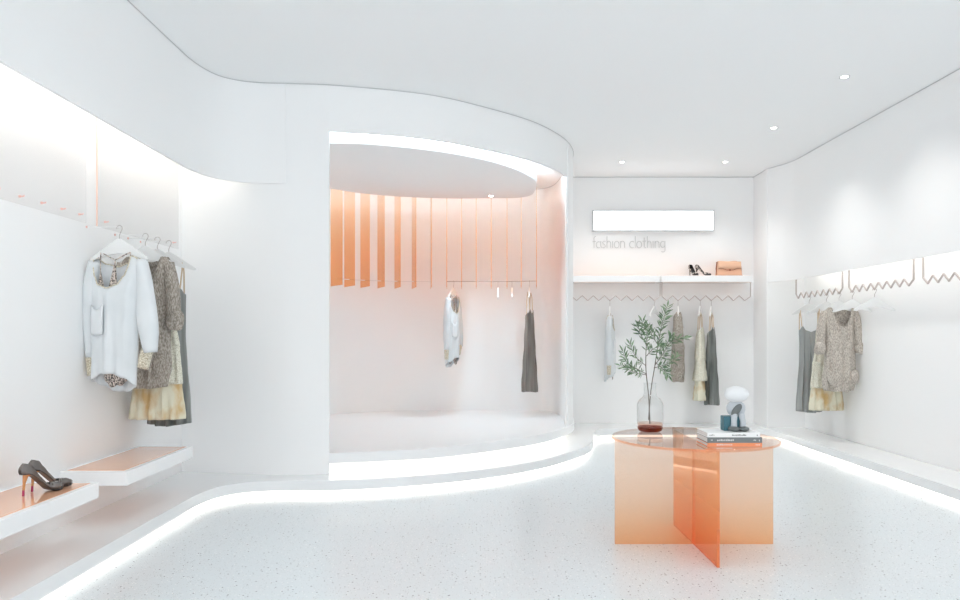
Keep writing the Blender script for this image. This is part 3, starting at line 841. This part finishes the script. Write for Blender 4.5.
dup(s2, 'small snake print high heel on the back shelf, right beside the handbag side', (2.615, 8.90, 1.9125), math.radians(-38), 'snake print heels on the back shelf')

# ------------------------------------------------------------------ handbag
hb = thing('handbag', 'apricot leather flap handbag on the right back shelf', 'bag', (3.005, 8.86, 1.9125), math.radians(-2))
bm = NB(); v = [bm.verts.new(p) for p in ((-.150, -.05, 0), (.150, -.05, 0), (.150, .05, 0), (-.150, .05, 0), (-.135, -.03, .165), (.135, -.03, .165), (.135, .03, .165), (-.135, .03, .165))]
for q in ((0,3,2,1),(4,5,6,7),(0,1,5,4),(1,2,6,5),(2,3,7,6),(3,0,4,7)): bm.faces.new([v[i] for i in q])
bmesh.ops.bevel(bm, geom=list(bm.edges), offset=.010, segments=3, affect='EDGES', profile=.6); obj('body', bm, BAG, hb)
# flap: thin sheet over the top and half the front with dipped lower edge
bm = NB(); fr = []; bk = []
for i in range(21):
    u = i/20; x = -.137+.274*u
    zl = .085-.018*(1 if .25 < u < .75 else (max(0, 1-abs(u-.5)*4+1) if False else 0))
    zl = interp([(0, .088), (.22, .086), (.36, .070), (.64, .070), (.78, .086), (1, .088)], u)
    col = [(x, .03, .168), (x, -.022, .172), (x, -.036, .162), (x, -.042, .125), (x, -.049, zl)]
    fr.append([bm.verts.new(p) for p in col])
for i in range(20):
    for j in range(4): bm.faces.new((fr[i][j], fr[i+1][j], fr[i+1][j+1], fr[i][j+1]))
fl = cloth('flap', bm, BAG, hb, .004)
bm = NB(); tube(bm, [tuple(Vector((c[-1].x, c[-1].y-.002, c[-1].z))) for c in []] or [(-.137, -.053, .086), (-.077, -.053, .084), (-.04, -.054, .068), (.04, -.054, .068), (.077, -.053, .084), (.137, -.053, .086)], .0022, 6); obj('piping', bm, BAG_D, fl)
bm = NB()
for s in (-1, 1): tube(bm, [(s*.147, -.02, .01), (s*.150, 0, .09), (s*.140, 0, .17)], .006, 8)
tube(bm, [(-.15, -.052, .004), (.15, -.052, .004)], .004, 6)
obj('edge_trim', bm, BAG_D, hb)
bm = NB(); tube(bm, spline([(-.14, .035, .165), (-.10, .045, .183), (0, .045, .178), (.10, .045, .183), (.14, .035, .165)], 5), .004, 8); obj('strap', bm, BAG, hb)
bm = NB(); box(bm, (-.012, -.058, .060), (.012, -.050, .078), .002); obj('clasp', bm, BAG_D, hb)

# ------------------------------------------------------------------ acrylic table
TX, TY = 1.228, 4.21
tb = thing('side_table', 'round translucent orange acrylic table with crossed panel legs on the terrazzo floor', 'table', (TX, TY, 0))
ZT = .613
bm = NB(); lathe(bm, [(.0005, ZT-.014), (.462, ZT-.014), (.465, ZT-.011), (.465, ZT-.003), (.462, ZT), (.0005, ZT)], seg=96, cap=False)
bmesh.ops.remove_doubles(bm, verts=bm.verts, dist=.001)
top = obj('tabletop', bm, TOP, tb, flat_angle=25)
top.data.materials.append(TOP_EDGE)
for p in top.data.polygons:
    c = p.center
    if math.hypot(c.x, c.y) > .455: p.material_index = 1
obj('leg_panel', boxm((-.454, -.007, .001), (.454, .007, ZT-.0145), .0015), TABLE, tb, smooth=False)
bm = NB(); box(bm, (-.007, -.435, .001), (.007, -.0075, ZT-.0145), .0015); box(bm, (-.007, .0075, .001), (.007, .42, ZT-.0145), .0015)
obj('leg_panel', bm, TABLE_X, tb, smooth=False)

# books
bcx, bcy = 1.341, 3.955
def book(label, z, w, d, h, cov, marks, dx=0, ink=INK):
    t = thing('book', label, 'book', (bcx+dx, bcy, z), 0, 'books stacked on the orange table')
    bm = NB()
    box(bm, (-w/2, -d/2, 0), (w/2, d/2, .0025)); box(bm, (-w/2, -d/2, h-.0025), (w/2, d/2, h)); box(bm, (-w/2, -d/2, .0025), (w/2, -d/2+.003, h-.0025))
    obj('cover', bm, cov, t, smooth=False)
    obj('pages', boxm((-w/2+.003, -d/2+.0031, .0026), (w/2-.003, d/2-.003, h-.0026)), PAGES, t, smooth=False)
    bm = NB(); y = -d/2
    for x0, x1, hh, n in marks:
        rnd = random.Random(int(x0*999))
        for i in range(n):
            xa = x0+(x1-x0)*i/n; wv = (x1-x0)/n*.62
            k = hh*(.75+.5*rnd.random()); cz = h*.5
            box(bm, (xa, y-.0005, cz-hh*.5), (xa+wv*.4, y, cz-hh*.5+k))
            box(bm, (xa+wv*.4, y-.0005, cz-hh*.5+k*.35*rnd.random()), (xa+wv, y, cz-hh*.5+k*(.55+.3*rnd.random())))
    obj('spine_print', bm, ink, t, smooth=False)
    return t
book('orange book at the bottom of the stack on the table', ZT, .288, .195, .019, BK_O, [(-.095, -.01, .007, 9), (.11, .135, .006, 3)], ink=INK_W)
book('slate grey book in the middle of the stack', ZT+.019, .288, .195, .029, BK_G, [(-.125, -.115, .006, 2), (-.092, -.002, .010, 10), (.098, .113, .006, 3), (.128, .133, .013, 1)], ink=INK_W)
book('white book on top of the stack under the small sculpture', ZT+.048, .278, .19, .024, BK_W, [(-.128, -.098, .005, 6), (-.008, .068, .008, 12), (.122, .131, .009, 1)], dx=-.005)

# small abstract sculpture on the books (plain stand-in)
sx, sy, sz_ = 1.372, 3.955, ZT+.072
sp = thing('stone_sculpture', 'small abstract sculpture of white, grey and teal stones standing on the books', 'sculpture', (sx, sy, sz_))
obj('teal_block', boxm((-.062, -.018, 0), (.035, .042, .078), .003), ST_T, sp, smooth=False)
def blob(nm, parts, mat):
    bm = NB()
    for c, r, ang in parts: ellipsoid(bm, c, r, 20, Matrix.Rotation(ang, 4, 'Y'))
    return obj(nm, bm, mat, sp)
blob('foot_stone', [((-.015, -.035, .0135), (.030, .040, .0145), .05)], ST_G)
blob('foot_stone', [((.036, -.035, .0135), (.030, .040, .0145), -.05)], ST_G)
bm = NB(); tube(bm, [(-.012, -.028, .02), (-.012, -.028, .055), (-.006, -.018, .092)], [.0165, .015, .018], 16); obj('pillar', bm, ST_M, sp)
bm = NB(); tube(bm, [(.036, -.028, .02), (.036, -.028, .055), (.030, -.018, .092)], [.0165, .015, .018], 16); obj('pillar', bm, ST_M, sp)
blob('middle_stone', [((.010, .004, .118), (.052, .032, .046), .12)], ST_M)
blob('inset_stone', [((.004, -.024, .112), (.020, .014, .040), .65)], ST_G)
blob('crown_stone', [((.010, -.004, .195), (.066, .042, .044), 0)], ST_W)

# ------------------------------------------------------------------ vase and branches
vx, vy = 1.03, 4.44
vs = thing('glass_vase', 'clear bottle vase with amber base holding olive branches on the table', 'vase', (vx, vy, ZT))
def sm(prof, k=6):
    return [(p[0], p[1]) for p in spline([Vector(p) for p in prof], k)]
outp = sm([(.045, .0005), (.066, .008), (.077, .030), (.079, .06)])
mid = [p for p in outp if p[1] >= .032]+sm([(.079, .06), (.079, .13), (.077, .170), (.062, .198), (.044, .213), (.038, .228), (.037, .26), (.0375, .292), (.041, .297)])
bm = NB(); lathe(bm, mid+[(p[0]-.003, p[1]) for p in mid[::-1]], seg=48, cap=False); obj('glass_body', bm, GLASS, vs)
bm = NB(); lathe(bm, [(.0005, .0005)]+[p for p in outp if p[1] < .034]+[(.074, .034), (.064, .022), (.05, .016), (.0005, .014)], seg=48, cap=False); obj('amber_base', bm, AMBER, vs)
bm = NB(); lathe(bm, [(.0005, .016), (.05, .018), (.064, .024), (.072, .036), (.0745, .056), (.0005, .056)], seg=48, cap=False)
obj('water', bm, acrylic('tinted_water', (.98, .83, .75), (1, 1, 1), body=.03, body_col=(.9, .55, .4), axis=False, gloss=.6), vs)

def leaf(bm, p, d, n, L, W):
    d = d.normalized(); s = d.cross(n).normalized(); n = s.cross(d).normalized()
    prof = [(0, .0), (.2, .55), (.45, 1), (.7, .8), (.9, .35), (1, 0)]
    Lv = []; Rv = []; Mv = []
    for t, w in prof:
        c = p+d*(L*t)-n*(L*.18*t*t)
        Mv.append(bm.verts.new(c)); Lv.append(bm.verts.new(c+s*W*w*.5+n*W*.15*w)); Rv.append(bm.verts.new(c-s*W*w*.5+n*W*.15*w))
    for i in range(len(prof)-1):
        bm.faces.new((Mv[i], Mv[i+1], Lv[i+1], Lv[i])); bm.faces.new((Rv[i], Rv[i+1], Mv[i+1], Mv[i]))

def pxw(px, py, Y): return Vector(((px-480)/733*Y, Y, 1.2-(py-335)/733*Y))
def branch(label, main, twigs, seed):
    rnd = random.Random(seed)
    base = pxw(*main[0])
    t = thing('olive_branch', label, 'branch', base, 0, 'olive branches in the vase')
    P = spline([pxw(*m) for m in main], 8); P = [p-base for p in P]
    bm = NB(); n = len(P)
    tube(bm, P, [.0036*(1-.72*i/n) for i in range(n)], 7)
    lb = NB(); paths = [(P[int(n*.52):], 1.0)]
    for tw in twigs:
        Q = [p-base for p in spline([pxw(*m) for m in tw], 6)]
        tube(bm, Q, [.0021*(1-.6*i/len(Q)) for i in range(len(Q))], 6); paths.append((Q, 1))
    obj('stem', bm, STEM, t)
    for Q, _ in paths:
        L = sum((Q[i+1]-Q[i]).length for i in range(len(Q)-1))
        m = max(6, int(L/.0125)); 
        for i in range(m):
            f = (i+.5)/m; f = .12+.88*f
            k_ = min(int(f*(len(Q)-1)), len(Q)-2); fr_ = f*(len(Q)-1)-k_
            p = Q[k_].lerp(Q[k_+1], fr_); d0 = (Q[k_+1]-Q[k_]).normalized()
            rv = Vector((rnd.uniform(-1, 1), rnd.uniform(-1, 1), rnd.uniform(-1, 1))).normalized()
            side = d0.cross(rv).normalized()
            for s in (-1, 1):
                dd = d0*rnd.uniform(.5, .9)+side*s*rnd.uniform(.6, 1)+Vector((0, 0, rnd.uniform(-.15, .15)))
                leaf(lb, p, dd, rv, rnd.uniform(.036, .062), rnd.uniform(.0075, .0105))
        leaf(lb, Q[-1], Q[-1]-Q[-2], Vector((.3, -1, .4)), .05, .012)
    o = obj('leaves', lb, LEAF, t)
    return t
branch('tallest olive branch rising right of centre out of the vase', [(648.5, 420, 4.43), (651, 390, 4.44), (655, 365, 4.45), (658, 345, 4.46), (662, 325, 4.48), (667, 307, 4.5)],
       [[(655, 365, 4.45), (663, 354, 4.40), (671, 342, 4.36), (684, 338, 4.34)], [(654, 368, 4.45), (664, 365, 4.52), (672, 361, 4.55), (676, 355, 4.6)], [(658, 345, 4.46), (652, 335, 4.42), (648, 326, 4.4)], [(657, 352, 4.46), (666, 344, 4.5), (672, 336, 4.55)],
        [(655, 362, 4.45), (664, 370, 4.38), (668, 375, 4.36)]], 1)
branch('olive branch leaning left out of the vase with a long low twig', [(650, 424, 4.45), (648.5, 395, 4.44), (646, 370, 4.42), (646, 350, 4.38), (647, 335, 4.36), (642, 322, 4.33)],
       [[(646.5, 374, 4.43), (637, 369, 4.38), (628, 364, 4.34), (623, 352, 4.3)], [(646, 366, 4.42), (636, 357, 4.45), (630, 345, 4.48)], [(646.5, 375, 4.43), (634, 372, 4.5), (621, 366, 4.55)], [(646.5, 356, 4.4), (653, 349, 4.35), (659, 346, 4.32)],
        [(647, 345, 4.38), (641, 335, 4.42), (638, 326, 4.45)]], 5)

# ------------------------------------------------------------------ lights and world
w = bpy.data.worlds.new('world'); sc.world = w; w.use_nodes = True
bg = w.node_tree.nodes['Background']; bg.inputs['Color'].default_value = (.94, .97, 1, 1); bg.inputs['Strength'].default_value = 1.15

def area(name, loc, aim, sx_, sy_, power, col):
    L = bpy.data.lights.new(name, 'AREA'); L.shape = 'RECTANGLE'; L.size = sx_; L.size_y = sy_; L.energy = power; L.color = col
    o = bpy.data.objects.new(name, L); C.objects.link(o); o.location = loc
    o.rotation_euler = (Vector(aim)-Vector(loc)).to_track_quat('-Z', 'Y').to_euler()
    return o
# daylight through the open shop front behind the camera
area('shopfront_daylight', (.8, YF-.3, 1.7), (.8, 5, 1.4), 5.5, 2.8, 6, (.95, .98, 1))

cam = bpy.data.cameras.new('camera'); co = bpy.data.objects.new('camera', cam); C.objects.link(co)
co.location = (0, 0, 1.2); co.rotation_euler = (PI/2, 0, 0)
cam.sensor_width = 36; cam.lens = 733/960*36; cam.shift_y = 35/960; cam.clip_start = .05
sc.camera = co
sc.view_settings.view_transform = 'Standard'; sc.view_settings.look = 'None'; sc.view_settings.gamma = 1
sc.view_settings.use_curve_mapping = False; sc.view_settings.exposure = .80
sc.cycles.max_bounces = 14; sc.cycles.diffuse_bounces = 10; sc.cycles.glossy_bounces = 5; sc.cycles.transparent_max_bounces = 24
sc.cycles.use_denoising = True; sc.cycles.sample_clamp_indirect = 6
